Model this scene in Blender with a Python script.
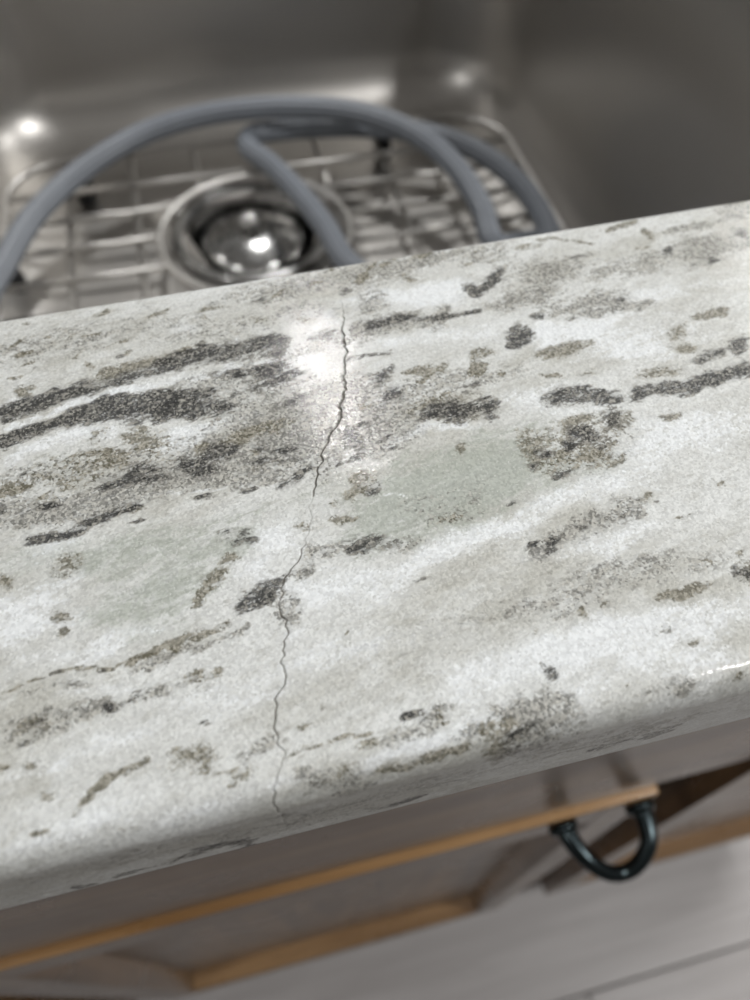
import bpy, bmesh, math, random
import numpy as np
from mathutils import Matrix, Vector

for o in list(bpy.data.objects):
    bpy.data.objects.remove(o)
scene = bpy.context.scene
col = scene.collection
random.seed(4)

# ------------------------------------------------------------------ camera
F = 751.0
CX, CY = 375.0, 500.0
TOP = 0.91            # height of the worktop
H = 0.134             # camera above the worktop
Rw = np.array([[0.9710956562994588, -0.18851325586379386, 0.1464103093363137],
               [-0.23811535799995548, -0.8076654383368055, 0.5394234106903119],
               [0.01656208322875795, -0.5586942742501015, -0.8292083003198147]])
CAM = np.array([0.0, 0.0, TOP + H])
cd = bpy.data.cameras.new('camera')
cam = bpy.data.objects.new('camera', cd)
col.objects.link(cam)
rt, dn, fw = Rw @ [1, 0, 0], Rw @ [0, 1, 0], Rw @ [0, 0, 1]
cam.matrix_world = Matrix(((rt[0], -dn[0], -fw[0], CAM[0]),
                           (rt[1], -dn[1], -fw[1], CAM[1]),
                           (rt[2], -dn[2], -fw[2], CAM[2]),
                           (0, 0, 0, 1)))
cd.sensor_fit = 'VERTICAL'
cd.sensor_height = 36.0
cd.lens = F / 1000 * 36.0
cd.clip_start = 0.01
cd.dof.use_dof = True
cd.dof.focus_distance = 0.162
cd.dof.aperture_fstop = 9.5
scene.camera = cam

# ------------------------------------------------------------------ light, world, exposure
w = bpy.data.worlds.new('world')
scene.world = w
w.use_nodes = True
w.node_tree.nodes['Background'].inputs[0].default_value = (1.0, 0.99, 0.98, 1)
w.node_tree.nodes['Background'].inputs[1].default_value = 0.10
scene.view_settings.view_transform = 'Standard'
scene.view_settings.look = 'None'
scene.view_settings.gamma = 1.0
scene.view_settings.use_curve_mapping = False
scene.view_settings.exposure = 0.24
CEIL = 2.45


def lamp(x, y, power, size=0.16, colr=(1.0, 0.995, 0.99)):
    ld = bpy.data.lights.new('ceiling_or_fill_light', 'AREA')
    ld.shape = 'DISK'
    ld.size = size
    ld.energy = power
    ld.color = colr
    lo = bpy.data.objects.new('ceiling_or_fill_light', ld)
    lo.location = (x, y, CEIL - 0.012)
    col.objects.link(lo)
    return lo


lamp(0.26, 1.50, 11, .13)
fill_tube = lamp(1.95, 1.3, 33)          # added fill panel, made long to spread its reflection in the steel
fill_tube.data.shape = 'RECTANGLE'
fill_tube.data.size = .3
fill_tube.data.size_y = 1.5
lamp(-1.25, 1.25, 3.5)  # added fill light, set clear of reflections on the stone
lamp(-1.20, -0.30, 5)  # added fill light for the front side, kept weak
lamp(1.05, -0.30, 15)  # added fill light for the floor and cabinet fronts


# ------------------------------------------------------------------ pixel helpers (a pixel gives a direction only)
def ray(p):
    return Rw @ np.array([p[0] - CX, p[1] - CY, F])


def on_z(p, z):
    d = ray(p)
    return CAM + d * ((z - CAM[2]) / d[2])


def on_y(p, y):
    d = ray(p)
    return CAM + d * ((y - CAM[1]) / d[1])


# ------------------------------------------------------------------ node helpers
class NT:
    def __init__(self, name):
        self.m = bpy.data.materials.new(name)
        self.m.use_nodes = True
        self.t = self.m.node_tree
        self.b = self.t.nodes['Principled BSDF']

    def n(self, typ, **kw):
        nd = self.t.nodes.new(typ)
        for k, v in kw.items():
            if k.startswith('i_'):
                key = k[2:]
                s = nd.inputs[int(key)] if key.isdigit() else nd.inputs[key.replace('_', ' ')]
                self.put(s, v)
            else:
                setattr(nd, k, v)
        return nd

    def put(self, s, v):
        if hasattr(v, 'is_output'):
            self.t.links.new(v, s)
        else:
            s.default_value = v

    def math(self, op, a, b=0.0, c=0.0):
        nd = self.t.nodes.new('ShaderNodeMath')
        nd.operation = op
        for i, v in enumerate((a, b, c)):
            self.put(nd.inputs[i], v)
        return nd.outputs[0]

    def step(self, v, lo, hi):
        nd = self.t.nodes.new('ShaderNodeMapRange')
        nd.interpolation_type = 'SMOOTHSTEP'
        self.put(nd.inputs[0], v)
        nd.inputs[1].default_value = lo
        nd.inputs[2].default_value = hi
        return nd.outputs[0]

    def noise(self, vec, scale, detail=4, rough=0.6, dist=0.0):
        nd = self.t.nodes.new('ShaderNodeTexNoise')
        self.put(nd.inputs['Vector'], vec)
        nd.inputs['Scale'].default_value = scale
        nd.inputs['Detail'].default_value = detail
        nd.inputs['Roughness'].default_value = rough
        nd.inputs['Distortion'].default_value = dist
        return nd.outputs[0]

    def mix(self, f, a, b):
        nd = self.t.nodes.new('ShaderNodeMix')
        nd.data_type = 'RGBA'
        self.put(nd.inputs[0], f)
        self.put(nd.inputs[6], a)
        self.put(nd.inputs[7], b)
        return nd.outputs[2]

    def mapping(self, vec, rot=(0, 0, 0), scale=(1, 1, 1), loc=(0, 0, 0)):
        nd = self.t.nodes.new('ShaderNodeMapping')
        self.put(nd.inputs[0], vec)
        nd.inputs[1].default_value = loc
        nd.inputs[2].default_value = rot
        nd.inputs[3].default_value = scale
        return nd.outputs[0]

    def obj_co(self):
        return self.n('ShaderNodeTexCoord').outputs['Object']

    def set(self, **kw):
        for k, v in kw.items():
            self.put(self.b.inputs[k.replace('_', ' ')], v)

    def bump(self, h, strength, dist):
        nd = self.n('ShaderNodeBump')
        nd.inputs['Strength'].default_value = strength
        nd.inputs['Distance'].default_value = dist
        self.put(nd.inputs['Height'], h)
        self.t.links.new(nd.outputs[0], self.b.inputs['Normal'])


def rgb(r, g, b):
    return (r, g, b, 1.0)


# ------------------------------------------------------------------ materials
def stone_material():
    k = NT('granite')
    geo = k.n('ShaderNodeNewGeometry').outputs['Position']
    vein = k.mapping(k.mapping(geo, rot=(0, 0, math.radians(-14))), scale=(0.42, 1.0, 1.0))
    wn = k.n('ShaderNodeTexNoise', noise_dimensions='3D')
    k.put(wn.inputs['Vector'], vein)
    wn.inputs['Scale'].default_value = 110
    wn.inputs['Detail'].default_value = 3
    wv = k.n('ShaderNodeVectorMath', operation='SCALE')
    k.put(wv.inputs[0], wn.outputs[1])
    wv.inputs['Scale'].default_value = 0.006
    wa = k.n('ShaderNodeVectorMath', operation='ADD')
    k.put(wa.inputs[0], vein)
    k.put(wa.inputs[1], wv.outputs[0])
    warped = wa.outputs[0]
    at = k.n('ShaderNodeAttribute', attribute_name='veins')
    sp = k.n('ShaderNodeSeparateColor')
    k.put(sp.inputs[0], at.outputs['Color'])
    dark, olive, green = sp.outputs
    white = at.outputs['Alpha']
    at2 = k.n('ShaderNodeAttribute', attribute_name='marks')
    sp2 = k.n('ShaderNodeSeparateColor')
    k.put(sp2.inputs[0], at2.outputs['Color'])
    grey, crack, rust = sp2.outputs
    n_big = k.noise(warped, 45, 3, .55)
    n_mid = k.noise(warped, 190, 4, .65)
    n_fine = k.noise(geo, 1300, 3, .7)
    n_fine2 = k.noise(vein, 880, 4, .7)
    vor = k.n('ShaderNodeTexVoronoi', feature='F1')
    k.put(vor.inputs['Vector'], geo)
    vor.inputs['Scale'].default_value = 1900
    vsep = k.n('ShaderNodeSeparateColor')
    k.put(vsep.inputs[0], vor.outputs['Color'])
    cell = vsep.outputs[0]
    cell2 = vsep.outputs[1]

    n_cl = k.noise(k.mapping(warped, scale=(.8, 1, 1)), 480, 3, .65, .4)

    def fac(mask, amt_mid, amt_fine, lo, hi):
        gate = k.step(mask, 0.0, .35)
        a = k.math('MULTIPLY', k.math('SUBTRACT', n_mid, .5), amt_mid)
        a = k.math('MULTIPLY_ADD', k.math('SUBTRACT', n_cl, .5), amt_mid, a)
        b = k.math('MULTIPLY_ADD', k.math('SUBTRACT', n_fine2, .5), amt_fine, a)
        c = k.math('MULTIPLY_ADD', k.math('SUBTRACT', cell, .5), amt_fine * .3, b)
        hard = k.step(k.math('MULTIPLY_ADD', c, gate, mask), lo, hi)
        soft = k.math('MULTIPLY', k.step(k.math('MULTIPLY_ADD', c, .25, mask), .10, .95), .45)
        return k.math('MAXIMUM', hard, soft)

    base = k.mix(k.step(n_big, .34, .62), rgb(.55, .55, .505), rgb(.725, .74, .72))
    base = k.mix(k.math('MULTIPLY', k.step(n_mid, .42, .68), .6), base, rgb(.81, .83, .815))
    base = k.mix(k.math('MULTIPLY', k.step(n_cl, .50, .70), .38), base, rgb(.46, .455, .405))
    base = k.mix(k.math('MULTIPLY', k.step(n_fine2, .52, .74), .45), base, rgb(.36, .35, .30))
    base = k.mix(k.math('MULTIPLY', fac(green, 1.2, .9, .05, .75), .8), base, rgb(.41, .44, .385))
    base = k.mix(k.math('MULTIPLY', fac(white, 1.3, 1.0, .2, 1.0), .9), base, rgb(.875, .905, .915))
    gcol = k.mix(k.step(k.math('MULTIPLY_ADD', cell2, .4, k.math('MULTIPLY', n_fine2, .8)), .4, .85), rgb(.145, .142, .125), rgb(.47, .46, .415))
    base = k.mix(k.math('MULTIPLY', fac(grey, 1.6, 1.8, .06, .66), .85), base, gcol)
    ocol = k.mix(k.step(k.math('MULTIPLY_ADD', cell2, .4, k.math('MULTIPLY', n_fine2, .8)), .42, .85), rgb(.115, .105, .066), rgb(.36, .34, .28))
    base = k.mix(k.math('MULTIPLY', fac(olive, 1.2, 1.5, .14, .66), .88), base, ocol)
    # dark biotite crystals, with paler grains between them
    dcol = k.mix(k.step(k.math('MULTIPLY_ADD', cell, .4, k.math('MULTIPLY', n_fine2, .8)), .52, .92), rgb(.026, .026, .025), rgb(.36, .35, .31))
    base = k.mix(k.math('MULTIPLY', fac(dark, 2.0, 1.6, .18, .72), .95), base, dcol)
    # stray small dark and olive grains everywhere
    base = k.mix(k.math('MULTIPLY', k.step(k.math('MULTIPLY', n_fine2, k.step(n_mid, .5, .75)), .5, .72), .55), base, rgb(.16, .15, .11))
    # crystal to crystal tone
    tone = k.math('MULTIPLY_ADD', cell2, .20, .90)
    tm = k.n('ShaderNodeVectorMath', operation='SCALE')
    k.put(tm.inputs[0], base)
    k.put(tm.inputs['Scale'], tone)
    basec = k.mix(k.math('MULTIPLY', k.step(n_fine, .60, .70), .42), tm.outputs[0], rgb(.93, .94, .92))
    basec = k.mix(k.math('MULTIPLY', crack, .9), basec, rgb(.13, .115, .092))
    k.set(Base_Color=basec, Roughness=.42)
    k.b.inputs['Specular IOR Level'].default_value = .2
    k.b.inputs['Coat Weight'].default_value = .24
    k.b.inputs['Coat Roughness'].default_value = .07
    k.b.inputs['Coat IOR'].default_value = 1.5
    # facets of the crystals just below the polish
    fn = k.n('ShaderNodeVectorMath', operation='SUBTRACT')
    k.put(fn.inputs[0], vor.outputs['Color'])
    fn.inputs[1].default_value = (.5, .5, .5)
    fs = k.n('ShaderNodeVectorMath', operation='SCALE')
    k.put(fs.inputs[0], fn.outputs[0])
    fs.inputs['Scale'].default_value = .22
    nn = k.n('ShaderNodeNewGeometry').outputs['Normal']
    fa = k.n('ShaderNodeVectorMath', operation='ADD')
    k.put(fa.inputs[0], nn)
    k.put(fa.inputs[1], fs.outputs[0])
    fz = k.n('ShaderNodeVectorMath', operation='NORMALIZE')
    k.put(fz.inputs[0], fa.outputs[0])
    k.t.links.new(fz.outputs[0], k.b.inputs['Normal'])
    k.set(Roughness=.45)
    bp = k.n('ShaderNodeBump')
    bp.inputs['Strength'].default_value = .11
    bp.inputs['Distance'].default_value = .0006
    k.put(bp.inputs['Height'], k.math('ADD', n_fine2, k.math('MULTIPLY', n_mid, 1.2)))
    k.t.links.new(bp.outputs[0], k.b.inputs['Coat Normal'])
    return k.m


def steel_material(name, rough=.27, tint=(.66, .64, .60), brushed=True, scale=(3, 3, 900), film=1.0):
    k = NT(name)
    co = k.obj_co()
    k.set(Base_Color=rgb(*tint), Metallic=film, Roughness=rough)
    if brushed:
        g = k.noise(k.mapping(co, scale=scale), 1.0, 3, .6)
        s = k.noise(co, 14, 3, .6)
        k.set(Roughness=k.math('ADD', k.math('MULTIPLY_ADD', g, .10, rough - .07), k.math('MULTIPLY', s, .05)))
        k.bump(g, .10, .0004)
    return k.m


def wood_material(name, grain_axis='X', tone=(rgb(.09, .050, .024), rgb(.235, .14, .068))):
    k = NT(name)
    co = k.obj_co()
    sc = {'X': (2.2, 26, 26), 'Z': (26, 26, 2.2)}[grain_axis]
    g = k.noise(k.mapping(co, scale=sc), 2.2, 5, .62, .6)
    g2 = k.noise(co, 5, 3, .5)
    c = k.mix(k.step(g, .32, .7), tone[0], tone[1])
    c = k.mix(k.math('MULTIPLY', k.step(g2, .45, .75), .4), c, rgb(*[.5 * (a + b) for a, b in zip(tone[0][:3], tone[1][:3])]))
    k.set(Base_Color=c, Roughness=k.math('MULTIPLY_ADD', k.noise(co, 18, 4, .65), .22, .18))
    k.b.inputs['Specular IOR Level'].default_value = .5
    k.b.inputs['Coat Weight'].default_value = .35
    k.b.inputs['Coat Roughness'].default_value = .2
    k.bump(g, .12, .001)
    return k.m


def plank_material():
    k = NT('grey_floor_plank')
    co = k.n('ShaderNodeNewGeometry').outputs['Position']
    rnd = k.n('ShaderNodeObjectInfo').outputs['Random']
    off = k.n('ShaderNodeCombineXYZ')
    k.put(off.inputs[0], k.math('MULTIPLY', rnd, 7.0))
    k.put(off.inputs[2], k.math('MULTIPLY', rnd, 3.0))
    av = k.n('ShaderNodeVectorMath', operation='ADD')
    k.put(av.inputs[0], co)
    k.put(av.inputs[1], off.outputs[0])
    g = k.noise(k.mapping(av.outputs[0], scale=(1.6, 22, 22)), 2.0, 5, .65, .5)
    c = k.mix(k.step(g, .3, .72), rgb(.43, .405, .395), rgb(.57, .545, .535))
    c = k.mix(k.math('MULTIPLY', rnd, .35), c, rgb(.43, .405, .395))
    k.set(Base_Color=c, Roughness=.42)
    k.bump(g, .1, .001)
    return k.m


def plain(name, c, rough=.5, metallic=0.0, var=.12, scale=40, spec=.5):
    k = NT(name)
    n = k.noise(k.obj_co(), scale, 3, .6)
    dk = rgb(*[v * (1 - var) for v in c])
    k.set(Base_Color=k.mix(n, dk, rgb(*c)), Roughness=rough, Metallic=metallic)
    k.b.inputs['Specular IOR Level'].default_value = spec
    return k.m


M = {
    'stone': stone_material(),
    'steel': steel_material('brushed_sink_steel', .37, (.49, .473, .447), film=.93),
    'wire': steel_material('polished_wire_steel', .36, (.55, .535, .51), False, film=.9),
    'chrome': steel_material('drain_chrome', .20, (.50, .50, .49), False),
    'wood': wood_material('brown_cabinet_wood', 'X'),
    'wood_v': wood_material('brown_cabinet_wood_upright', 'Z'),
    'lit_wood': wood_material('cabinet_wood_lit', 'X', (rgb(.24, .125, .045), rgb(.52, .31, .14))),  # lighter copy of the cabinet wood, overhead light put into its colour
    'plank': plank_material(),
    'hose': plain('grey_hose_plastic', (.22, .24, .27), .38, 0, .18, 60),
    'rubber': plain('black_rubber', (.012, .012, .014), .6),
    'bronze': plain('dark_bronze', (.055, .045, .038), .26, .85, .35, 60),
    'pewter': plain('dark_pewter', (.045, .06, .065), .22, .9, .3, 60),
    'dark': plain('drain_pipe_shadowed', (.03, .03, .03), .5),
    'wallpaint': plain('wall_paint', (.26, .25, .235), .8, 0, .05, 6),
    'ceilpaint': plain('ceiling_paint', (.88, .875, .87), .85, 0, .04, 6),
    'subfloor': plain('floor_joint', (.05, .047, .045), .8),
}


# ------------------------------------------------------------------ object helpers
def tag(o, label=None, cat=None, group=None, kind=None):
    if label:
        o['label'] = label
    if cat:
        o['category'] = cat
    if group:
        o['group'] = group
    if kind:
        o['kind'] = kind
    return o


def link(name, me, parent=None, mat=None, smooth=False):
    if mat is not None and not me.materials:
        me.materials.append(mat)
    if smooth:
        me.polygons.foreach_set('use_smooth', [True] * len(me.polygons))
    o = bpy.data.objects.new(name, me)
    col.objects.link(o)
    o.parent = parent
    return o


def empty(name, loc=(0, 0, 0)):
    o = bpy.data.objects.new(name, None)
    o.empty_display_size = .02
    o.location = loc
    col.objects.link(o)
    return o


def pymesh(name, v, f):
    me = bpy.data.meshes.new(name)
    me.from_pydata([tuple(map(float, p)) for p in v], [], f)
    me.update()
    return me


def box_mesh(name, lo, hi, bevel=0.0, seg=2):
    bm = bmesh.new()
    bmesh.ops.create_cube(bm, size=1)
    for v in bm.verts:
        for i in range(3):
            v.co[i] = lo[i] if v.co[i] < 0 else hi[i]
    if bevel:
        bmesh.ops.bevel(bm, geom=bm.edges[:], offset=bevel, segments=seg, profile=.5, affect='EDGES')
    me = bpy.data.meshes.new(name)
    bm.to_mesh(me)
    bm.free()
    return me


def lathe_mesh(name, prof, n=48, center=(0, 0), close_start=False, close_end=False):
    v, f = [], []
    for r, z in prof:
        for i in range(n):
            a = 2 * math.pi * i / n
            v.append((center[0] + r * math.cos(a), center[1] + r * math.sin(a), z))
    for j in range(len(prof) - 1):
        for i in range(n):
            k2 = (i + 1) % n
            f.append((j * n + i, j * n + k2, (j + 1) * n + k2, (j + 1) * n + i))
    if close_start:
        f.append(tuple(reversed(range(n))))
    if close_end:
        m = (len(prof) - 1) * n
        f.append(tuple(m + i for i in range(n)))
    return pymesh(name, v, f)


def catmull(P, step=.004, closed=False):
    P = [np.array(p, float) for p in P]
    n = len(P)
    out = []
    rng = range(n) if closed else range(n - 1)
    for i in rng:
        if closed:
            p0, p1, p2, p3 = P[(i - 1) % n], P[i], P[(i + 1) % n], P[(i + 2) % n]
        else:
            p1, p2 = P[i], P[i + 1]
            p0 = P[i - 1] if i > 0 else 2 * p1 - p2
            p3 = P[i + 2] if i + 2 < n else 2 * p2 - p1
        L = np.linalg.norm(p2 - p1)
        m = max(2, int(L / step))
        t0, t1 = 0.0, math.sqrt(np.linalg.norm(p1 - p0)) + 1e-6
        t2 = t1 + math.sqrt(L) + 1e-6
        t3 = t2 + math.sqrt(np.linalg.norm(p3 - p2)) + 1e-6
        for q in range(m):
            t = t1 + (t2 - t1) * q / m
            a1 = (t1 - t) / (t1 - t0) * p0 + (t - t0) / (t1 - t0) * p1
            a2 = (t2 - t) / (t2 - t1) * p1 + (t - t1) / (t2 - t1) * p2
            a3 = (t3 - t) / (t3 - t2) * p2 + (t - t2) / (t3 - t2) * p3
            b1 = (t2 - t) / (t2 - t0) * a1 + (t - t0) / (t2 - t0) * a2
            b2 = (t3 - t) / (t3 - t1) * a2 + (t - t1) / (t3 - t1) * a3
            out.append((t2 - t) / (t2 - t1) * b1 + (t - t1) / (t2 - t1) * b2)
    if not closed:
        out.append(P[-1])
    return out


def sweep_mesh(name, path, section, closed=False, scales=None):
    """section: list of (u, v) offsets; parallel-transport frames"""
    path = [np.array(p, float) for p in path]
    n = len(path)
    T = []
    for i in range(n):
        a = path[(i - 1) % n] if (closed or i > 0) else path[i]
        b = path[(i + 1) % n] if (closed or i < n - 1) else path[i]
        d = b - a
        T.append(d / (np.linalg.norm(d) + 1e-12))
    up = np.array([0, 0, 1.0]) if abs(T[0][2]) < .9 else np.array([0, 1.0, 0])
    u = np.cross(up, T[0])
    u /= np.linalg.norm(u)
    v, f = [], []
    m = len(section)
    for i in range(n):
        u = u - T[i] * (u @ T[i])
        u /= np.linalg.norm(u)
        w_ = np.cross(T[i], u)
        s = scales[i] if scales else 1.0
        for a, b in section:
            v.append(path[i] + (u * a + w_ * b) * s)
    for i in range(n if closed else n - 1):
        j = (i + 1) % n
        for q in range(m):
            r = (q + 1) % m
            f.append((i * m + q, i * m + r, j * m + r, j * m + q))
    if not closed:
        f.append(tuple(reversed(range(m))))
        f.append(tuple((n - 1) * m + q for q in range(m)))
    return pymesh(name, v, f)


def circle(r, n=10):
    return [(r * math.cos(2 * math.pi * i / n), r * math.sin(2 * math.pi * i / n)) for i in range(n)]


def rounded_rect(x0, x1, y0, y1, r, per=12):
    pts = []
    for cx, cy, a0 in ((x1 - r, y1 - r, 0), (x0 + r, y1 - r, 90), (x0 + r, y0 + r, 180), (x1 - r, y0 + r, 270)):
        for i in range(per + 1):
            a = math.radians(a0 + 90 * i / per)
            pts.append((cx + r * math.cos(a), cy + r * math.sin(a)))
    return pts


# ------------------------------------------------------------------ the room
XL, XR, YF, YB = -2.2, 2.4, -2.4, 3.2
tag(link('ceiling', box_mesh('ceiling', (XL, YF, CEIL), (XR, YB, CEIL + .06)), None, M['ceilpaint']), kind='structure')
tag(link('wall_left', box_mesh('wall_left', (XL - .1, YF, 0), (XL, YB, CEIL)), None, M['wallpaint']), kind='structure')
tag(link('wall_right', box_mesh('wall_right', (XR, YF, 0), (XR + .1, YB, CEIL)), None, M['wallpaint']), kind='structure')
tag(link('wall_front', box_mesh('wall_front', (XL, YF - .1, 0), (XR, YF, CEIL)), None, M['wallpaint']), kind='structure')
tag(link('wall_back', box_mesh('wall_back', (XL, YB, 0), (XR, YB + .1, CEIL)), None, M['wallpaint']), kind='structure')
floor = tag(link('floor', box_mesh('floor', (XL, YF, -.06), (XR, YB, -.008)), None, M['subfloor']), kind='structure')
PW, PL = .146, 1.22
pm = box_mesh('plank', (0, 0, -.0082), (PL - .0016, PW - .0016, 0), .0012, 1)
pm.materials.append(M['plank'])
row = 0
y = YF
joint = on_z((660, 970), 0)[1]
y = joint - PW * math.ceil((joint - YF) / PW)
while y < .75:
    if y >= YF - .001:
        x = XL + (row * .437 + .35) % PL - PL
        while x < XR:
            if x >= XL - .001 and x + PL <= XR + .001:
                o = link('plank', pm, floor)
                o.location = (x, y, 0)
            else:
                a, b = max(x, XL), min(x + PL, XR)
                if b - a > .03:
                    o = link('plank', box_mesh('plank', (0, 0, -.0082), (b - a - .0016, PW - .0016, 0), .0012, 1), floor, M['plank'])
                    o.location = (a, y, 0)
            x += PL
    row += 1
    y += PW

# ------------------------------------------------------------------ worktop: traced vein features
FRONT = .0308
BACK0 = .1652
THICK = .03
RAD = .0055
BRAD = .0022
# outlines of crystals and veins on the slab, read from the photograph: x,y,half length,half width,slope angle,amount
DARK_B = """
572,396,22,9,4,.95 610,398,16,7,-4,.85 517,336,13,9,-10,.85 513,345,7,6,0,.5 537,318,10,3,5,.8 568,318,9,2.5,8,.4 603,313,6,2,10,.6 622,301,7,2,10,.6
670,252,5,4,0,.8 718,264,8,3,15,.85 745,237,11,4,-10,.75 583,259,13,3,5,.5 740,347,11,8,20,.95 703,360,14,5,15,.65 718,354,8,6,0,.5
583,432,14,8,10,.9 570,445,7,6,0,.85 617,420,11,12,60,.6 548,453,6,7,60,.75 560,477,9,5,0,.7 538,467,5,6,50,.45 600,440,12,8,0,.4
507,503,6,3,20,.7 583,529,6,3,-20,.85 592,523,3,2,0,.8 550,540,6,2.5,0,.8 533,543,5,2.5,30,.75 560,536,3,2,30,.7 550,548,5,3,0,.7 622,514,6,2,0,.75 663,502,8,1.6,-5,.75 577,525,3,2,0,.6
455,411,18,13,0,.75 490,411,14,11,-10,.7 430,412,14,8,25,.75 462,418,10,6,0,.6 470,388,9,5,0,.5
390,390,9,8,40,.75 383,403,8,5,50,.6 345,290,7,5,20,.6 260,300,7,6,-30,.55
268,366,14,10,10,.7 285,375,14,7,15,.75 258,385,14,6,10,.55 300,372,9,4,10,.5 270,352,12,6,0,.6
350,440,11,10,-20,.95 365,426,9,3,20,.65 350,462,8,4.5,0,.85 335,463,6,4,0,.65 387,435,9,5,20,.5 395,446,6,4,0,.5
258,450,8,5,-15,.85 283,452,11,3,0,.8 262,464,16,4,0,.7 290,461,10,3,5,.45 307,470,11,4,20,.8 298,480,6,6,60,.85 287,484,7,4,25,.75 252,490,6,3,0,.6
375,490,7,6,0,.65 365,546,22,10,5,.8 385,541,9,6,0,.6 395,549,10,4,10,.55 422,583,7,1.8,20,.6
123,480,24,9,10,.75 145,467,16,9,10,.65 193,463,16,9,10,.75 220,453,17,9,15,.75 205,470,12,5,10,.5 160,478,14,5,5,.5
20,473,6,2.5,30,.65 50,506,12,4,5,.75 133,519,10,1.8,25,.7 205,496,11,3,5,.75 5,515,6,10,0,.45
237,537,18,9,10,.62 224,531,10,4,5,.5 95,520,14,6,15,.55
33,728,12,9,30,.6 51,719,4,2,0,.7 40,722,7,5,60,.6 22,738,8,4,10,.55 108,707,7,5,5,.75 68,723,7,2.5,30,.45 137,695,9,4,20,.75 192,679,8,4,30,.55 200,724,10,2,10,.7 53,676,11,1.7,5,.8 80,673,6,1.4,0,.6 98,672,8,1.4,0,.65
547,673,8,6.5,10,1 538,664,6,3,0,.5 520,741,22,9,35,.62 510,752,14,8,20,.5 317,794,18,6,15,.55 348,778,9,9,45,.35
745,573,9,10,30,.6 200,344,6,6,30,.5 192,392,6,4,20,.8 237,393,4,3,40,.85 227,371,16,5,12,.75 213,393,10,4,20,.6 245,375,8,4,10,.6 222,408,10,7,0,.6
175,395,10,5,10,.7 160,392,8,4,0,.55 262,440,14,5,10,.4 40,363,2,1.6,0,.8 117,353,3.5,2.5,0,.6 400,543,6,4,0,.4
590,375,6,2,0,.25 687,388,10,5,15,.5
"""
DARK_S = """
8.5 .9|0,412 35,402 75,391 95,384
7 .6|95,384 133,372 165,364
8.5 .85|160,365 200,355 235,351 250,345
9 .8|0,442 27,431 67,416 100,408
14 .8|95,408 133,403 167,406
12 .75|167,407 200,408 220,405
6.5 .9|248,344 265,341 285,339
6 .5|300,338 320,336 342,335
4 .85|362,325 383,322 400,320 417,318
2.6 .8|410,319 450,316 480,310
5 .85|467,288 477,294 490,283 503,272
4 .6|370,378 393,368
2 .55|347,358 363,355 392,353
4 .55|303,398 333,387
5 .5|273,407 305,399
7 .88|637,396 660,390 680,386
6.5 .8|680,386 705,380 722,374 748,366
4.5 .8|18,541 40,538 70,530 95,520
3 .7|95,520 120,510 142,502
7.5 .97|236,612 255,602 277,589
3 .5|277,588 290,578 303,566
5 .65|395,722 412,717 434,709
3.2 .85|186,858 205,850 225,845 256,843
2 .55|115,877 150,868 182,860
2 .5|70,888 95,883
3 .6|362,812 390,806 425,792
3 .45|590,750 640,738 690,722
"""
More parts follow.
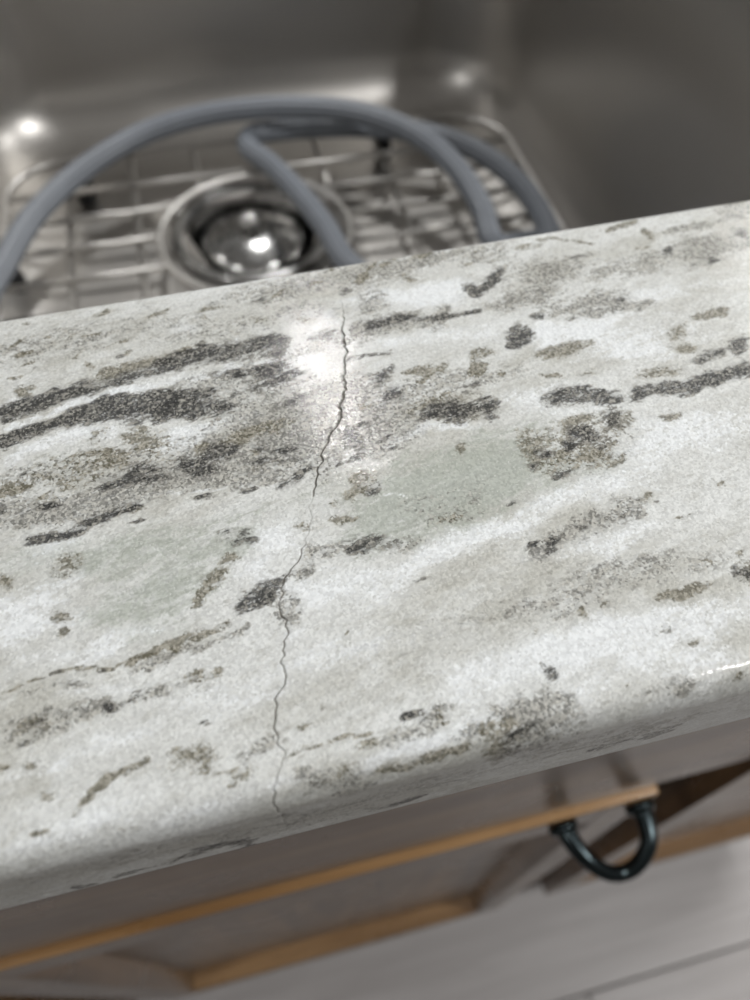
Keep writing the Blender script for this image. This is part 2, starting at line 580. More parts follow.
OLIVE_B = """
455,408,40,13,0,.55 575,445,48,26,15,.38 533,443,12,16,40,.62 617,420,11,13,60,.55 615,463,12,5,10,.5 575,420,18,7,15,.45 670,417,17,5,5,.55
567,350,26,6,8,.62 680,333,9,6,30,.65 682,348,10,4,0,.6 710,316,20,4,10,.65 725,313,7,4,30,.4 653,237,5,6,60,.6 645,250,7,3,30,.45 660,373,20,5,8,.45 505,375,8,3,5,.6 552,375,14,3.5,5,.5 585,372,6,3,0,.4
480,355,11,5,-10,.65 477,370,8,6,30,.7 425,369,24,4.5,12,.6 420,382,8,4,25,.55 367,405,9,5,20,.6 412,278,6,5,-20,.6 423,255,10,3.5,15,.55 390,262,8,2,20,.4 262,320,8,4,10,.6 295,319,12,2.5,5,.55 315,283,7,3,10,.45 360,280,4,9,-50,.45 275,290,8,2,40,.5 478,252,8,2.5,10,.4 465,268,9,3,5,.35
365,475,15,10,10,.65 358,490,14,8,20,.6 342,520,13,4.5,5,.55 300,527,5,8,70,.45 463,450,6,7,50,.55 385,540,8,5,0,.5 253,432,14,7,15,.55 280,425,18,7,10,.45 258,450,8,5,-10,.5 450,517,16,5,10,.45 327,500,8,6,20,.35
147,437,20,9,20,.65 110,458,10,17,70,.55 103,433,10,6,20,.4 13,487,20,6,25,.6 75,480,24,8,15,.4 200,452,10,8,20,.5 240,437,18,6,15,.65 225,446,12,6,15,.5 70,465,40,20,12,.25 127,512,14,4,10,.55 45,495,14,5,10,.4 160,455,16,10,10,.35
230,559,5,6,50,.65 67,565,20,13,15,.5 3,585,7,9,0,.7 217,580,14,9,25,.68 200,597,9,7,30,.75 55,617,8,7,-30,.65 62,637,6,6,60,.5 178,652,7,5,20,.6 157,655,7,4,30,.5
222,672,6,4,0,.85 195,677,12,5,15,.5 33,729,22,10,20,.4 20,775,7,3,-10,.65 3,771,4,3,0,.6 50,798,8,4,25,.4 37,836,11,3,12,.65 190,803,9,1.8,5,.65 190,762,36,20,10,.25 207,770,9,5,0,.4 243,772,16,9,10,.4 123,833,12,4,5,.4 173,750,7,3,20,.5 200,762,12,8,0,.35 228,786,7,4,20,.45 75,810,9,4,20,.3
345,637,2.5,2,0,.7 315,708,3,4,50,.65 307,723,8,2,20,.65 305,732,6,2,50,.55 362,743,10,6,20,.45 348,778,13,9,45,.6 430,763,32,8,10,.6 400,772,18,7,10,.55 470,755,14,6,10,.4 500,755,14,9,20,.5 515,745,18,9,30,.4 440,716,10,8,40,.35
587,613,6,5,40,.6 566,600,3,2.5,0,.6 608,603,5,1.6,30,.5 685,590,24,6,12,.78 667,595,11,4.5,8,.7 745,573,11,11,30,.55 697,643,6,3,25,.75 632,684,4,2.5,0,.7 607,706,5,2.5,10,.65 668,687,3,2,0,.55 740,681,14,6,15,.4 537,632,4,2,10,.45 645,497,6,5,0,.45 718,484,6,2,0,.7 705,560,7,2,0,.4 740,553,4,4,0,.45 682,516,8,1.5,0,.45
115,370,16,5,20,.65 185,351,8,6,30,.65 140,364,12,6,20,.6 30,387,11,6,0,.6 19,338,6,1.8,25,.7 23,350,7,2,20,.75 15,374,7,1.6,10,.55 25,361,9,1.5,25,.4 88,330,7,1.8,0,.6 123,338,14,1.6,20,.55 130,350,6,2,30,.55 78,353,9,1.6,30,.45 88,364,4,5,50,.55 200,342,6,5,30,.55 208,316,5,2.2,0,.55 220,306,16,1.6,10,.65 103,309,11,1.8,15,.55 158,310,11,2.2,15,.6 50,332,5,1.5,0,.4 73,329,3,1.5,0,.45 25,317,6,1.5,-5,.5 235,345,10,3,0,.5
265,462,20,6,5,.3 225,560,6,4,40,.4
"""
OLIVE_S = """
5 .5|95,380 133,368 160,360 190,348
4 .62|128,667 150,657 172,650 188,644
3.5 .5|188,640 205,631 232,620
2 .6|0,694 20,684 45,677 65,675
1.6 .5|65,675 100,671 130,666
4.5 .65|78,799 100,783 120,772 143,758
2.5 .42|288,758 320,746 342,739 367,731
3 .5|608,235 627,230 644,225
2 .4|540,242 560,240 600,247
1.6 .5|355,285 368,272 382,260
2 .5|345,258 330,275
3 .35|545,247 515,250
"""
GREEN_B = """
450,480,80,36,12,.55 492,472,44,36,10,.75 400,505,55,25,12,.55 430,520,60,20,14,.45 590,462,42,22,12,.5 143,605,55,26,8,.5 70,560,70,26,5,.45 450,490,70,30,12,.3 180,545,60,24,10,.42 237,545,24,14,10,.6 365,547,32,14,8,.5 60,470,45,22,12,.35 330,480,40,20,10,.25 190,590,40,20,10,.35 540,440,30,30,20,.35 250,520,40,20,15,.3
"""
GREY_B = """
713,250,32,12,12,.62 740,217,16,9,10,.62 650,268,13,8,10,.5 693,230,22,4,15,.5 545,275,28,14,15,.5 527,300,30,8,10,.45 560,265,22,9,10,.35 575,307,45,7,8,.5 620,310,35,5,8,.4 505,260,16,10,10,.35
330,432,90,34,12,.42 285,420,60,28,12,.4 300,450,60,22,10,.4 385,420,50,20,20,.35 340,400,60,14,12,.4 240,480,50,10,8,.5 60,510,50,14,8,.62 100,503,50,10,8,.6 15,515,20,18,0,.5 200,475,60,12,5,.5 150,490,60,8,5,.4 255,375,45,22,10,.4 190,395,50,18,8,.35 320,345,40,10,5,.35
100,335,120,16,10,.2 60,475,80,22,12,.26 350,275,150,12,10,.28 600,275,130,14,10,.22 250,325,80,10,8,.25 420,400,60,14,10,.25 480,375,60,10,8,.2 640,570,120,16,8,.14 430,640,120,24,12,.12 250,440,60,20,12,.35 40,470,40,14,14,.3 320,400,70,18,14,.35 150,460,70,18,8,.3 60,330,70,14,10,.15 327,552,18,7,10,.5 395,548,26,9,10,.4 450,520,30,8,10,.35 440,500,50,18,12,.18 585,450,42,24,10,.42 527,712,34,14,30,.45 540,740,40,12,20,.38 673,690,24,8,10,.4 663,627,16,8,0,.25 443,717,12,9,30,.5 470,740,25,12,20,.25 410,735,30,10,20,.3 335,790,40,8,12,.4
35,725,30,14,12,.42 105,707,24,9,12,.45 75,715,30,10,10,.3 150,695,24,8,12,.28 200,680,24,10,10,.25 60,690,30,6,5,.3 280,610,20,12,20,.3 275,625,16,8,30,.25 560,600,70,16,10,.22 630,570,70,14,8,.2 270,745,20,12,20,.3
300,310,30,10,5,.3 370,300,20,16,30,.35 330,280,30,8,10,.35 400,262,50,7,10,.3 280,285,24,8,10,.35 450,260,40,6,10,.3 560,600,30,10,10,.15 120,860,120,8,14,.25 300,820,90,8,14,.3 620,735,100,8,14,.3 440,780,60,6,14,.3
"""
GREY_S = """
11 .42|525,556 560,541 600,521 645,503
8 .6|355,330 400,322 450,316
6 .45|290,583 303,566 310,545
5 .4|130,668 160,662 200,648 240,628
"""
WHITE_B = """
183,441,32,17,25,1 210,432,26,10,20,.8 240,418,26,9,20,.65 400,296,44,11,5,1 440,294,28,12,5,.9 375,290,12,10,0,.6 300,315,22,9,5,.65 330,318,14,10,0,.5 262,330,22,6,5,.6 300,355,22,10,10,.55 320,365,16,10,0,.5
30,608,26,50,80,.8 55,580,30,22,0,.55 15,640,20,30,0,.5 60,545,36,10,10,.5 250,575,24,16,40,.65 275,545,18,24,60,.7 280,520,14,20,60,.5 350,590,60,18,10,.75 300,600,20,16,0,.5 430,560,60,12,12,.6 480,535,60,12,14,.75 560,500,60,12,14,.65 620,480,50,12,14,.7
660,445,90,20,8,.75 640,420,50,8,5,.6 700,420,60,14,8,.6 600,330,80,14,8,.65 640,345,70,14,8,.75 560,330,40,10,8,.7 620,300,60,8,8,.4 690,290,70,8,8,.45 560,390,30,6,5,.4 520,395,30,12,10,.6 540,405,30,8,0,.6 585,410,30,5,5,.55 480,340,50,9,8,.5 430,335,60,7,8,.6
620,640,90,22,12,.9 560,650,60,18,15,.9 680,620,70,16,12,.85 700,660,60,14,12,.7 470,690,40,14,20,.5 500,665,60,20,15,.75 420,745,50,10,18,.85 470,720,40,10,18,.75 380,760,36,8,20,.75 570,690,50,14,15,.6 600,540,40,10,12,.65 570,555,50,9,12,.6 640,525,40,8,12,.45
330,665,50,22,15,.45 400,640,60,16,12,.45 290,640,16,12,30,.5 240,700,50,12,12,.5 200,700,40,10,12,.4 150,730,60,10,12,.45 100,750,60,12,12,.5 40,770,40,12,10,.5 100,820,70,14,14,.5 200,820,60,12,14,.55 30,850,50,10,14,.45 270,790,26,8,16,.55 310,775,26,6,20,.5 100,690,50,7,5,.4 80,650,60,12,8,.45 130,640,60,8,12,.45
50,395,40,6,14,.4 20,400,24,5,14,.4 90,310,60,5,9,.25 120,330,60,12,9,.25 183,326,12,6,0,.6 250,310,8,16,0,.35 370,440,40,6,20,.45 420,430,50,7,15,.65 460,425,40,6,10,.5 310,430,20,8,0,.4 530,250,30,10,10,.3
"""
WHITE_S = """
4 .85|0,428 40,416 75,402 110,389 150,383
3.5 .7|150,383 195,376 235,366 270,357
7 .8|14,453 45,442 80,433 122,424
1.5 1|52,508 90,501 130,496
1.7 1|130,496 162,492 200,487 250,482
1.5 .6|235,303 235,345
2 .75|15,440 14,490
3 .6|395,435 430,426 470,422
1.5 .9|385,497 397,492 405,494
"""
CRACK = [(341, 296), (343, 312), (344, 335), (346, 350), (345, 368), (346, 385), (344, 395), (340, 405), (342, 418), (336, 427),
         (330, 436), (324, 448), (321, 460), (318, 470), (316, 484), (314, 498), (311, 512), (310, 525), (306, 540), (302, 552), (297, 562),
         (289, 570), (284, 577), (281, 590), (279, 610), (284, 620), (287, 638), (285, 652), (280, 664), (284, 676), (283, 685), (279, 692),
         (277, 706), (276, 722), (277, 740), (284, 752), (283, 765), (279, 780), (276, 790), (272, 800), (275, 808), (284, 817), (285, 822)]


def unroll(p):
    """photo pixel -> (x, s) on the slab; s runs along y on top and continues down the front face"""
    q = on_z(p, TOP)
    if q[1] >= FRONT:
        return np.array([q[0], q[1]])
    q = on_y(p, FRONT)
    return np.array([q[0], FRONT - (TOP - q[2])])


def blob_list(btxt, stxt='', gain=1.0, fade=False):
    out = []
    for tok in btxt.split():
        x, y_, a, b, ang, amp = map(float, tok.split(','))
        out.append((x, y_, a, b, ang, min(1, amp * gain)))
    for ln in stxt.strip().splitlines():
        head, pts = ln.split('|')
        hw, amp = map(float, head.split())
        P = [np.array(list(map(float, q.split(',')))) for q in pts.split()]
        for p, q in zip(P[:-1], P[1:]):
            d = q - p
            L = np.hypot(*d)
            ang = math.degrees(math.atan2(-d[1], d[0]))
            m = max(1, int(round(L / max(hw * 1.6, 6))))
            for i in range(m):
                c = p + d * (i + .5) / m
                out.append((c[0], c[1], L / m * .62 + hw * .25, hw, ang, min(1, amp * gain)))
    if fade:
        # the crystals towards the front edge lie deeper under the milky quartz
        out = [(x, y_, a, b, ang, amp * float(np.interp(y_, [480, 620, 800], [1, .8, .62]))) for x, y_, a, b, ang, amp in out]
    return out


def value_noise(x, y_, cell, seed):
    g = np.random.RandomState(seed).rand(257, 257)
    u, v = x / cell + 500.37, y_ / cell + 500.71
    iu, iv = np.floor(u).astype(int), np.floor(v).astype(int)
    fu, fv = u - iu, v - iv
    fu, fv = fu * fu * (3 - 2 * fu), fv * fv * (3 - 2 * fv)
    a, b = g[iu % 257, iv % 257], g[(iu + 1) % 257, iv % 257]
    c, d = g[iu % 257, (iv + 1) % 257], g[(iu + 1) % 257, (iv + 1) % 257]
    return (a * (1 - fu) + b * fu) * (1 - fv) + (c * (1 - fu) + d * fu) * fv - .5


def field(Xs, Ss, blobs, amp_w=1.0, seed=0):
    wx, ws = np.zeros_like(Xs), np.zeros_like(Ss)
    for cell, am in ((.009, .0030), (.0038, .0020), (.0017, .0013)):
        wx += value_noise(Xs, Ss, cell, seed + int(cell * 1e5)) * am * 1.5 * amp_w
        ws += value_noise(Xs, Ss, cell, seed + 7 + int(cell * 1e5)) * am * amp_w
    Xs, Ss = Xs + wx, Ss + ws
    acc = np.ones_like(Xs)
    for x, y_, a, b, ang, amp in blobs:
        c = unroll((x, y_))
        e = 1.0
        Jx = (unroll((x + e, y_)) - unroll((x - e, y_))) / (2 * e)
        Jy = (unroll((x, y_ + e)) - unroll((x, y_ - e))) / (2 * e)
        J = np.array([Jx, Jy]).T
        t = math.radians(ang)
        ax = J @ np.array([math.cos(t), -math.sin(t)]) * a
        bx = J @ np.array([math.sin(t), math.cos(t)]) * b
        A = np.array([ax, bx]).T
        if abs(np.linalg.det(A)) < 1e-12:
            continue
        Ai = np.linalg.inv(A)
        r = max(np.hypot(*ax), np.hypot(*bx)) * 2.0
        idx = np.nonzero((np.abs(Xs - c[0]) < r) & (np.abs(Ss - c[1]) < r))[0]
        if not len(idx):
            continue
        dx, ds = Xs[idx] - c[0], Ss[idx] - c[1]
        q = (Ai[0, 0] * dx + Ai[0, 1] * ds) ** 2 + (Ai[1, 0] * dx + Ai[1, 1] * ds) ** 2
        acc[idx] *= 1 - amp * np.exp(-.75 * q ** 1.4)
    return 1 - acc


def build_worktop():
    root = empty('granite_worktop', (0, 0, TOP - THICK))
    tag(root, 'white and grey veined polished granite worktop with a hairline crack, in front of the sink', 'worktop')
    X0, X1 = -.68, .62
    # columns, dense in the part the photograph shows
    us = list(np.arange(X0, -.15, .012)) + list(np.arange(-.15, .25, .0006)) + list(np.arange(.25, X1 + .001, .012))
    cu = 0.0
    us = [u for u in us if abs(u - cu) > .0009] + [-.0008, -.0005, -.0003, -.00013, 0, .00013, .0003, .0005, .0008]
    us = np.array(sorted(us))
    # profile rows: (s, y, z)
    rows = []
    for s in np.arange(FRONT - THICK + .002, FRONT - RAD * .785, .0007):
        rows.append((s, FRONT, TOP + (s - FRONT)))
    na = 12
    zc = TOP - RAD
    rows = [r for r in rows if r[2] < zc]
    for i in range(na + 1):
        a = math.pi / 2 * i / na
        yy, zz = FRONT + RAD - RAD * math.cos(a), zc + RAD * math.sin(a)
        rows.append((FRONT - RAD + 2 * RAD * i / na, yy, zz))
    for yv in np.arange(FRONT + RAD + .0006, BACK0 - BRAD, .0006):
        rows.append((yv, yv, TOP))
    for i in range(5):
        a = math.pi / 2 * i / 4
        rows.append((BACK0 - BRAD + BRAD * i / 4, BACK0 - BRAD + BRAD * math.sin(a), TOP - BRAD + BRAD * math.cos(a)))
    rows.append((BACK0 + .027, BACK0, TOP - THICK))
    rows.insert(0, (FRONT - THICK, FRONT + .0012, TOP - THICK))
    S = np.array([r[0] for r in rows])
    # crack line x(s)
    cp = np.array([unroll(p) for p in CRACK])
    order = np.argsort(cp[:, 1])
    cs, cx = cp[order, 1], cp[order, 0]
    rngn = np.random.RandomState(3)
    jit = np.interp(S, np.arange(S.min(), S.max() + .003, .0010), rngn.randn(len(np.arange(S.min(), S.max() + .003, .0010))) * .00034)
    crx = np.interp(S, cs, cx) + jit
    on = np.clip((S - cs.min()) / .002, 0, 1) * np.clip((cs.max() - S) / .012, 0, 1)
    # opening along its length
    op = on * (.55 + .45 * np.interp(S, np.linspace(S.min(), S.max(), 40), rngn.rand(40)))
    pale = (S > unroll((0, 0) if False else (304, 545))[1]) & (S < unroll((315, 495))[1])
    op = np.where(pale, op * .25, op)
    op = op * np.interp(S, [FRONT, .07, .1], [.6, .7, 1])
    nc, nr = len(us), len(rows)
    U = np.tile(us, (nr, 1))
    fall = np.exp(-np.abs(U) / .05)
    fall[:, 0] = 0
    fall[:, -1] = 0
    Xg = U + crx[:, None] * fall
    Yg = np.tile(np.array([r[1] for r in rows])[:, None], (1, nc))
    # the sink cut-out is not quite parallel to the front edge
    Yg = Yg + (np.clip(Xg, -.18, .29) - .04) * .0237 * np.clip((Yg - .10) / (BACK0 - .10), 0, 1)
    Zg = np.tile(np.array([r[2] for r in rows])[:, None], (1, nc))
    # the groove itself
    prof = np.clip(1 - np.abs(U) / .0003, 0, 1)
    depth = prof * op[:, None] * .0007
    ny = np.zeros(nr)
    nz = np.ones(nr)
    for i, r in enumerate(rows):
        if r[2] < zc:
            ny[i], nz[i] = -1, 0
        elif r[1] < FRONT + RAD:
            v = np.array([r[1] - FRONT - RAD, r[2] - zc])
            v /= np.linalg.norm(v)
            ny[i], nz[i] = v
    Yg = Yg - ny[:, None] * depth
    Zg = Zg - nz[:, None] * depth
    # the polish is not dead flat
    und = .00002 * (np.sin(Xg * 210 + 3 * np.sin(Yg * 160)) + np.sin(Yg * 260 + Xg * 90))
    Zg = Zg + und * (nz[:, None] > .99)
    verts = np.stack([Xg, Yg, Zg - (TOP - THICK)], -1).reshape(-1, 3)
    nv = len(verts)
    # faces
    i, j = np.meshgrid(np.arange(nr - 1), np.arange(nc - 1), indexing='ij')
    a = (i * nc + j).ravel()
    quads = np.stack([a, a + 1, a + nc + 1, a + nc], -1)
    # underside
    bot = np.array([[j2, (nr - 1) * nc + j2, (nr - 1) * nc + j2 + 1, j2 + 1] for j2 in range(nc - 1)])
    quads = np.concatenate([quads, bot])
    me = bpy.data.meshes.new('front_strip')
    me.vertices.add(nv)
    me.vertices.foreach_set('co', verts.ravel())
    me.loops.add(len(quads) * 4)
    me.loops.foreach_set('vertex_index', quads.ravel().astype(np.int32))
    me.polygons.add(len(quads))
    me.polygons.foreach_set('loop_start', np.arange(0, len(quads) * 4, 4, dtype=np.int32))
    me.polygons.foreach_set('loop_total', np.full(len(quads), 4, dtype=np.int32))
    me.update(calc_edges=True)
    me.validate()
    Xs = Xg.ravel()
    Ss = np.tile(S[:, None], (1, nc)).ravel()
    D = field(Xs, Ss, blob_list(DARK_B, DARK_S, 1.1, True), .55, 100)
    gap = field(Xs, Ss, blob_list('', WHITE_S), .55, 100)
    D = D * (1 - .75 * gap)
    O = field(Xs, Ss, blob_list(OLIVE_B, OLIVE_S, 1.25), .65, 200)
    G = field(Xs, Ss, blob_list(GREEN_B), 1.0, 300)
    W = field(Xs, Ss, blob_list(WHITE_B, WHITE_S), 1.0, 400)
    K = field(Xs, Ss, blob_list(GREY_B, GREY_S, 1.25), 1.0, 500)
    # chipped, pale filled border of the crack and the crack itself
    halo = np.exp(-(U / .0011) ** 2) * on[:, None]
    W = np.clip(W + .25 * halo.ravel(), 0, 1)
    C = np.clip(1 - np.abs(U) / .00026, 0, 1) * op[:, None]
    C = np.clip(C * 1.7, 0, 1).ravel()
    v1 = me.color_attributes.new('veins', 'FLOAT_COLOR', 'POINT')
    v1.data.foreach_set('color', np.stack([D, O, G, W], -1).astype(np.float32).ravel())
    v2 = me.color_attributes.new('marks', 'FLOAT_COLOR', 'POINT')
    v2.data.foreach_set('color', np.stack([K, C, np.zeros_like(C), np.ones_like(C)], -1).astype(np.float32).ravel())
    link('front_strip', me, root, M['stone'], True)
    zb = -0.0
    for nm, lo, hi in (('side_slab', (X0, .1603, zb), (-.176, .72, THICK)),
                       ('side_slab', (.283, .1716, zb), (X1, .72, THICK)),
                       ('rear_slab', (-.1757, .678, zb), (.2827, .72, THICK))):
        link(nm, box_mesh(nm, lo, hi, .0012, 1), root, M['stone'])
    return root


build_worktop()

# ------------------------------------------------------------------ sink
SB = TOP - .235      # level of the sink bottom
SX0, SX1, SY0, SY1 = -.178, .285, .168, .674
DC = on_z((252, 231), SB)[:2]


def build_sink():
    root = empty('kitchen_sink', (0, 0, 0))
    tag(root, 'brushed stainless steel undermount sink bowl behind the granite worktop', 'sink')
    per = 16
    loops = []

    def ring(inset, z, r):
        loops.append([(x, y_, z) for x, y_ in rounded_rect(SX0 + inset, SX1 - inset, SY0 + inset, SY1 - inset, r, per)])
    ztop = TOP - THICK - .0004
    ring(-.018, ztop - .0012, .085)
    ring(-.002, ztop - .0012, .076)
    ring(0, ztop - .004, .074)
    ring(.004, ztop - .08, .072)
    ring(.009, SB + .057, .070)
    fr = .055
    for i in range(1, 9):
        a = math.pi / 2 * i / 8
        ring(.009 + fr * (1 - math.cos(a)), SB + .0015 + fr * (1 - math.sin(a)) + .0005, .070 - .03 * i / 8)
    n = len(loops[0])
    last = loops[-1]
    for t, rr in ((.35, None), (.7, None), (1.0, .060)):
        lp = []
        for (x, y_, z) in last:
            d = np.array([x - DC[0], y_ - DC[1]])
            u = d / np.linalg.norm(d)
            e = np.array(DC) + u * .060
            p = np.array([x, y_]) * (1 - t) + e * t
            lp.append((p[0], p[1], SB + .002 * (1 - t)))
        loops.append(lp)
    v = [p for lp in loops for p in lp]
    f = []
    for j in range(len(loops) - 1):
        for i in range(n):
            k2 = (i + 1) % n
            f.append((j * n + i, j * n + k2, (j + 1) * n + k2, (j + 1) * n + i))
    me = pymesh('bowl', v, f)
    bowl = link('bowl', me, root, M['steel'], True)
    md = bowl.modifiers.new('sheet', 'SOLIDIFY')
    md.thickness = .0012
    md.offset = -1
    flange = [(.0615, .0016), (.0615, .003), (.059, .0036), (.055, .003), (.050, -.002), (.0465, -.010), (.0445, -.018), (.044, -.045)]
    fl = link('drain_flange', lathe_mesh('drain_flange', [(r, SB + z) for r, z in flange], 64, DC), root, M['chrome'], True)
    link('drain_cup', lathe_mesh('drain_cup', [(.0438, SB - .03), (.0438, SB - .06), (.02, SB - .075), (.019, SB - .12)], 48, DC, False, True), root, M['dark'], True)
    return root


build_sink()

# strainer dome resting in the drain
st = empty('drain_strainer', (DC[0], DC[1], SB - .012))
tag(st, 'round chrome strainer dome sitting in the sink drain', 'strainer')
zs = .02
prof = [(.0400, -.006), (.0400, .004), (.0385, .0068), (.034, .0085), (.026, .0115), (.018, .0135), (.010, .0145), (.0055, .0147), (.0055, .0147)]
dome = link('dome', lathe_mesh('dome', prof, 64, (0, 0), True, True), st, M['chrome'], True)
link('knob', lathe_mesh('knob', [(.0045, .0142), (.0045, .019), (.0085, .021), (.0095, .024), (.0075, .027), (.003, .0285)], 32, (0, 0), True, True), st, M['chrome'], True)
bm = bmesh.new()
for rr, cnt in ((.017, 8), (.026, 12), (.034, 16)):
    for i in range(cnt):
        a = 2 * math.pi * (i + .3) / cnt
        zz = np.interp(rr, [.010, .018, .026, .034], [.0145, .0135, .0115, .0085])
        m = Matrix.Translation((rr * math.cos(a), rr * math.sin(a), zz + .0002))
        bmesh.ops.create_cone(bm, cap_ends=True, segments=8, radius1=.0014, radius2=.0014, depth=.0012, matrix=m)
me = bpy.data.meshes.new('perforations')
bm.to_mesh(me)
bm.free()
link('perforations', me, st, M['dark'])

# ------------------------------------------------------------------ wire grid on the sink bottom
GZ = SB + .028
gx0, gx1, gy0, gy1 = -.142, .250, .215, .585
WR = .0024
RC = on_z((256, 232), GZ)[:2]
RR = .068


def build_grid():
    root = empty('sink_grid', (0, 0, SB))
    tag(root, 'stainless wire protector grid with round drain opening lying on the sink bottom', 'sink grid')

    def L(p):
        return (p[0], p[1], p[2] - SB)
    fp = [L((x, y_, GZ)) for x, y_ in rounded_rect(gx0, gx1, gy0, gy1, .045, 8)]
    link('frame_wire', sweep_mesh('frame_wire', fp, circle(.0027, 10), True), root, M['wire'], True)
    rp = [L((RC[0] + RR * math.cos(a), RC[1] + RR * math.sin(a), GZ)) for a in np.linspace(0, 2 * math.pi, 49)[:-1]]
    link('ring_wire', sweep_mesh('ring_wire', rp, circle(.0026, 10), True), root, M['wire'], True)

    def seg(a, b):
        link('wire', sweep_mesh('wire', [L(a), L(b)], circle(WR, 10)), root, M['wire'], True)

    def corner_cut(d0, d1):
        return max(0.0, d0)
    r = .045
    ys = list(np.arange(gy0 + .026, gy1 - .01, .0335))
    for yv in ys:
        dy = max(0, r - (yv - gy0), r - (gy1 - yv))
        cut = r - math.sqrt(max(0, r * r - dy * dy)) if dy > 0 else 0
        a, b = gx0 + cut, gx1 - cut
        q = RR * RR - (yv - RC[1]) ** 2
        if q > 0:
            h = math.sqrt(q)
            seg((a, yv, GZ), (RC[0] - h, yv, GZ))
            seg((RC[0] + h, yv, GZ), (b, yv, GZ))
        else:
            seg((a, yv, GZ), (b, yv, GZ))
    zl = GZ - 2 * WR + .0004
    for xv in np.arange(gx0 + .044, gx1 - .02, .0485):
        dx = max(0, r - (xv - gx0), r - (gx1 - xv))
        cut = r - math.sqrt(max(0, r * r - dx * dx)) if dx > 0 else 0
        a, b = gy0 + cut, gy1 - cut
        q = RR * RR - (xv - RC[0]) ** 2
        if q > 0:
            h = math.sqrt(q)
            seg((xv, a, zl), (xv, RC[1] - h, zl))
            seg((xv, RC[1] + h, zl), (xv, b, zl))
        else:
            seg((xv, a, zl), (xv, b, zl))
    fm = lathe_mesh('rubber_foot', [(.0052, .0024), (.0075, .0045), (.0078, .012), (.0066, .020), (.0066, .0300), (.005, .0308)], 20, (0, 0), True, True)
    fm.materials.append(M['rubber'])
    fm.polygons.foreach_set('use_smooth', [True] * len(fm.polygons))
    for p in (on_z((90, 205), SB), on_z((382, 162), SB), np.array([gx0 + .002, .47, 0]), np.array([gx0 + .05, gy0 + .02, 0]), np.array([gx1 - .05, gy0 + .02, 0])):
        o = link('rubber_foot', fm, root)
        o.location = (p[0], p[1], .0)
    return root


build_grid()

# ------------------------------------------------------------------ hose coiled in the sink
HR = .0076


def hp(px, py, z):
    return on_z((px, py), z)


h1 = GZ + WR + HR + .0016
path = [(-.125, .30, h1), (-.142, .36, h1), hp(-22, 318, h1), hp(2, 268, h1 + .001), hp(36, 213, h1 + .004), hp(88, 166, h1 + .008), hp(150, 131, h1 + .014), hp(222, 112, h1 + .019),
        hp(300, 107, h1 + .021), hp(365, 114, h1 + .021), hp(418, 135, h1 + .020), hp(458, 170, h1 + .019), hp(482, 208, h1 + .016), hp(497, 245, h1 + .012),
        (.214, .39, h1 + .006), (.195, .33, h1), (.155, .30, h1), (.118, .325, h1), (.103, .375, h1),
        hp(347, 262, h1), hp(326, 228, h1), hp(296, 190, h1), hp(268, 162, h1), hp(247, 146, h1 + .001), hp(252, 135, h1 + .001), hp(275, 131, h1), hp(310, 128, h1), hp(360, 127, h1), hp(410, 131, h1),
        hp(455, 141, h1), hp(495, 162, h1), hp(525, 190, h1), hp(545, 222, h1), hp(558, 262, h1), (.228, .34, h1), (.20, .265, h1), (.15, .235, h1), (.06, .235, h1)]
path = catmull(path, .004)
sec = []
for i in range(84):
    a = 2 * math.pi * i / 84
    rr = HR * (1 + .06 * math.cos(11 * a))
    sec.append((rr * math.cos(a), rr * math.sin(a)))
ho = link('hose', sweep_mesh('hose', path, sec), None, M['hose'], True)
tag(ho, 'ribbed grey plastic hose coiled inside the sink above the wire grid', 'hose')

# ------------------------------------------------------------------ cabinet below
DY = .0508           # door face
ZD1 = .648           # door top
ZD0 = .105


def prism_along(name, pts, a0, a1, axis, m0=0.0, m1=0.0):
    """sweep a (depth, inward) section along x or z with mitred ends; pts = (y, t) where t is the inward offset"""
    v, f = [], []
    n = len(pts)
    for e, (base, mit) in enumerate(((a0, m0), (a1, m1))):
        for yv, t in pts:
            v.append((yv, t, base + mit * t))
    return v, n


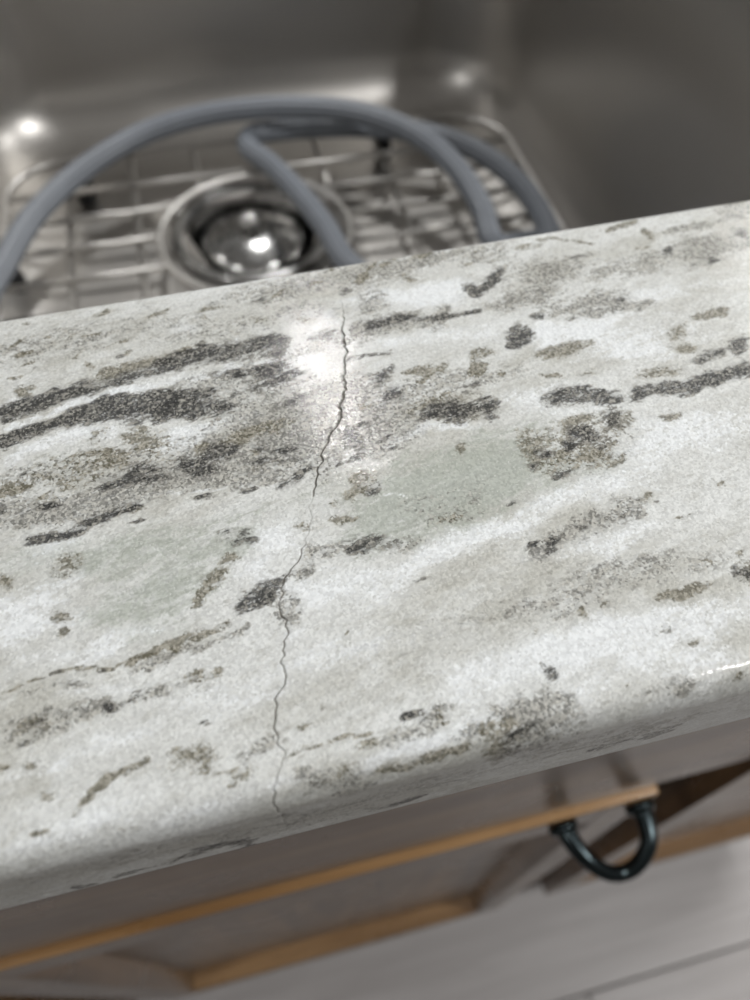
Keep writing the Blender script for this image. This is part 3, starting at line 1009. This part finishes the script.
def door(cab, x0, x1, handle_side, hmat, handle_x):
    """frame-and-panel door: panel, two stiles, two rails, four mouldings, bow handle"""
    sw = .028
    rt_ = .036
    th = .020
    pw = .013
    pv = .006
    panel = link('door', box_mesh('door', (x0 + sw - .002, DY + .0157, ZD0 + sw * 1.25 - .002), (x1 - sw + .002, DY + .0198, ZD1 - rt_ + .002)), cab, M['wood_v'])
    zb, zt = ZD0 + sw * 1.25, ZD1 - rt_
    link('lit_top_edge', box_mesh('lit_top_edge', (x0, DY, ZD1 - .0024), (x1, DY + th, ZD1), .0007, 2), panel, M['lit_wood'])  # added strip, light falling on the door top put into its colour
    for a, b in ((x0, x0 + sw), (x1 - sw, x1)):
        link('stile', box_mesh('stile', (a, DY, ZD0), (b, DY + th, ZD1 - .0026), .0008, 2), panel, M['wood_v'])
    link('rail', box_mesh('rail', (x0 + sw + .0002, DY, zt), (x1 - sw - .0002, DY + th, ZD1 - .0026), .0008, 2), panel, M['wood'])
    link('rail', box_mesh('rail', (x0 + sw + .0002, DY, ZD0), (x1 - sw - .0002, DY + th, zb), .0015, 2), panel, M['wood'])
    xa, xb = x0 + sw, x1 - sw
    # sloping mouldings around the panel, mitred
    def mould(p0, p1, p2, p3):
        # outer edge p0->p1 at face level, inner edge p3->p2 at panel level
        y1, y2 = DY + .0005, DY + .0150
        v = [(p0[0], y1, p0[1]), (p1[0], y1, p1[1]), (p2[0], y2, p2[1]), (p3[0], y2, p3[1]),
             (p0[0], y2 + .003, p0[1]), (p1[0], y2 + .003, p1[1]), (p2[0], y2 + .0015, p2[1]), (p3[0], y2 + .0015, p3[1])]
        f = [(0, 1, 2, 3), (7, 6, 5, 4), (0, 4, 5, 1), (1, 5, 6, 2), (2, 6, 7, 3), (3, 7, 4, 0)]
        me = pymesh('moulding', v, f)
        bm_ = bmesh.new()
        bm_.from_mesh(me)
        bmesh.ops.recalc_face_normals(bm_, faces=bm_.faces[:])
        bm_.to_mesh(me)
        bm_.free()
        return me
    e = .0002
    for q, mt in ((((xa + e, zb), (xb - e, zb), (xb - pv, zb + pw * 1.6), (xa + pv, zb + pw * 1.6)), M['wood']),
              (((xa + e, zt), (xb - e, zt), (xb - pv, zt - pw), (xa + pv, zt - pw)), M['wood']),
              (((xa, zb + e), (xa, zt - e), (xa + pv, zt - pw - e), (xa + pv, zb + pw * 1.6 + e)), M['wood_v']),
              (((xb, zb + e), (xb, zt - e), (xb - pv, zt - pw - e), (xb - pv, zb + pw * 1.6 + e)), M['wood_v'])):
        link('moulding', mould(*q), panel, M['lit_wood'] if mt is M['wood'] else mt)  # horizontal mouldings get the wood with light in its colour, uprights stay dark
    if hmat is not None:
        xl, xr, hz, out = handle_x - .0215, handle_x + .0215, ZD1 - .019, .026
        pts = [(xl, DY + .001, hz), (xl + .002, DY - .009, hz), (xl + .007, DY - .019, hz - .001), (xl + .015, DY - out, hz - .004),
               (handle_x + .002, DY - out - .002, hz - .006),
               (xr - .011, DY - out, hz - .004), (xr - .003, DY - .019, hz - .001), (xr, DY - .009, hz), (xr, DY + .001, hz)]
        pth = catmull(pts, .002)
        n = len(pth)
        sc = [1.2 - .3 * math.sin(math.pi * i / (n - 1)) for i in range(n)]
        hd = link('handle', sweep_mesh('handle', pth, circle(.0046, 16), False, sc), panel, hmat, True)
        hd['label'] = 'dark metal bow handle'
        for x in (xl, xr):
            pf = [(.0078, 0), (.0078, .0022), (.007, .004), (.0055, .0045)]
            me = lathe_mesh('rosette', pf, 24, (0, 0), True, True)
            me.transform(Matrix.Translation((x, DY - .0002, hz)) @ Matrix.Rotation(math.pi / 2, 4, 'X'))
            link('rosette', me, panel, hmat, True)
    return panel


def cabinet(x0, x1, doors, label):
    root = empty('base_cabinet', ((x0 + x1) / 2, DY + .3, 0))
    tag(root, label, 'cabinet')
    inv = Matrix.Translation(root.location).inverted()
    made = []
    before = set(bpy.data.objects)
    ff = DY + .0205
    zt = TOP - THICK - .0006
    D1 = .72
    link('side_panel', box_mesh('side_panel', (x0, ff + .018, .0), (x0 + .016, D1, zt)), root, M['wood_v'])
    link('side_panel', box_mesh('side_panel', (x1 - .016, ff + .018, .0), (x1, D1, zt)), root, M['wood_v'])
    link('bottom_panel', box_mesh('bottom_panel', (x0 + .0165, ff + .0185, .10), (x1 - .0165, D1 - .0125, .116)), root, M['wood'])
    link('back_panel', box_mesh('back_panel', (x0 + .0165, D1 - .012, .0), (x1 - .0165, D1, zt)), root, M['wood'])
    link('toe_kick', box_mesh('toe_kick', (x0 + .0165, ff + .055, .0), (x1 - .0165, ff + .07, .0995)), root, M['wood'])
    # face frame
    for a, b in ((x0, x0 + .02), (x1 - .02, x1)):
        link('face_stile', box_mesh('face_stile', (a, ff, .10), (b, ff + .0178, zt)), root, M['wood_v'])
    for a, b in ((.10, .125), (ZD1 - .01, ZD1 + .025), (zt - .03, zt)):
        link('face_rail', box_mesh('face_rail', (x0 + .0202, ff, a), (x1 - .0202, ff + .0178, b)), root, M['wood'])
    if len(doors) > 1:
        mx = doors[0][1]
        link('face_stile', box_mesh('face_stile', (mx - .016, ff, .1252), (mx + .074, ff + .0178, ZD1 - .0102)), root, M['wood_v'])
    df = link('drawer_front', box_mesh('drawer_front', (doors[0][0], DY + .0036, ZD1 + .006), (doors[-1][1], DY + .02, zt - .004), .0018, 2), root, M['wood'])
    for d in doors:
        door(root, *d)
    for ch in [o for o in bpy.data.objects if o.parent is root]:
        ch.matrix_parent_inverse = inv
    return root


cabinet(-.206, .556, [(-.188, .168, 1, M['pewter'], .141), (.224, .538, -1, None, 0)],
        'brown wooden sink cabinet with two panelled doors below the worktop')
cabinet(-.66, -.2065, [(-.642, -.224, 1, None, 0)],
        'brown wooden cabinet at the lower left corner, left of the sink cabinet')
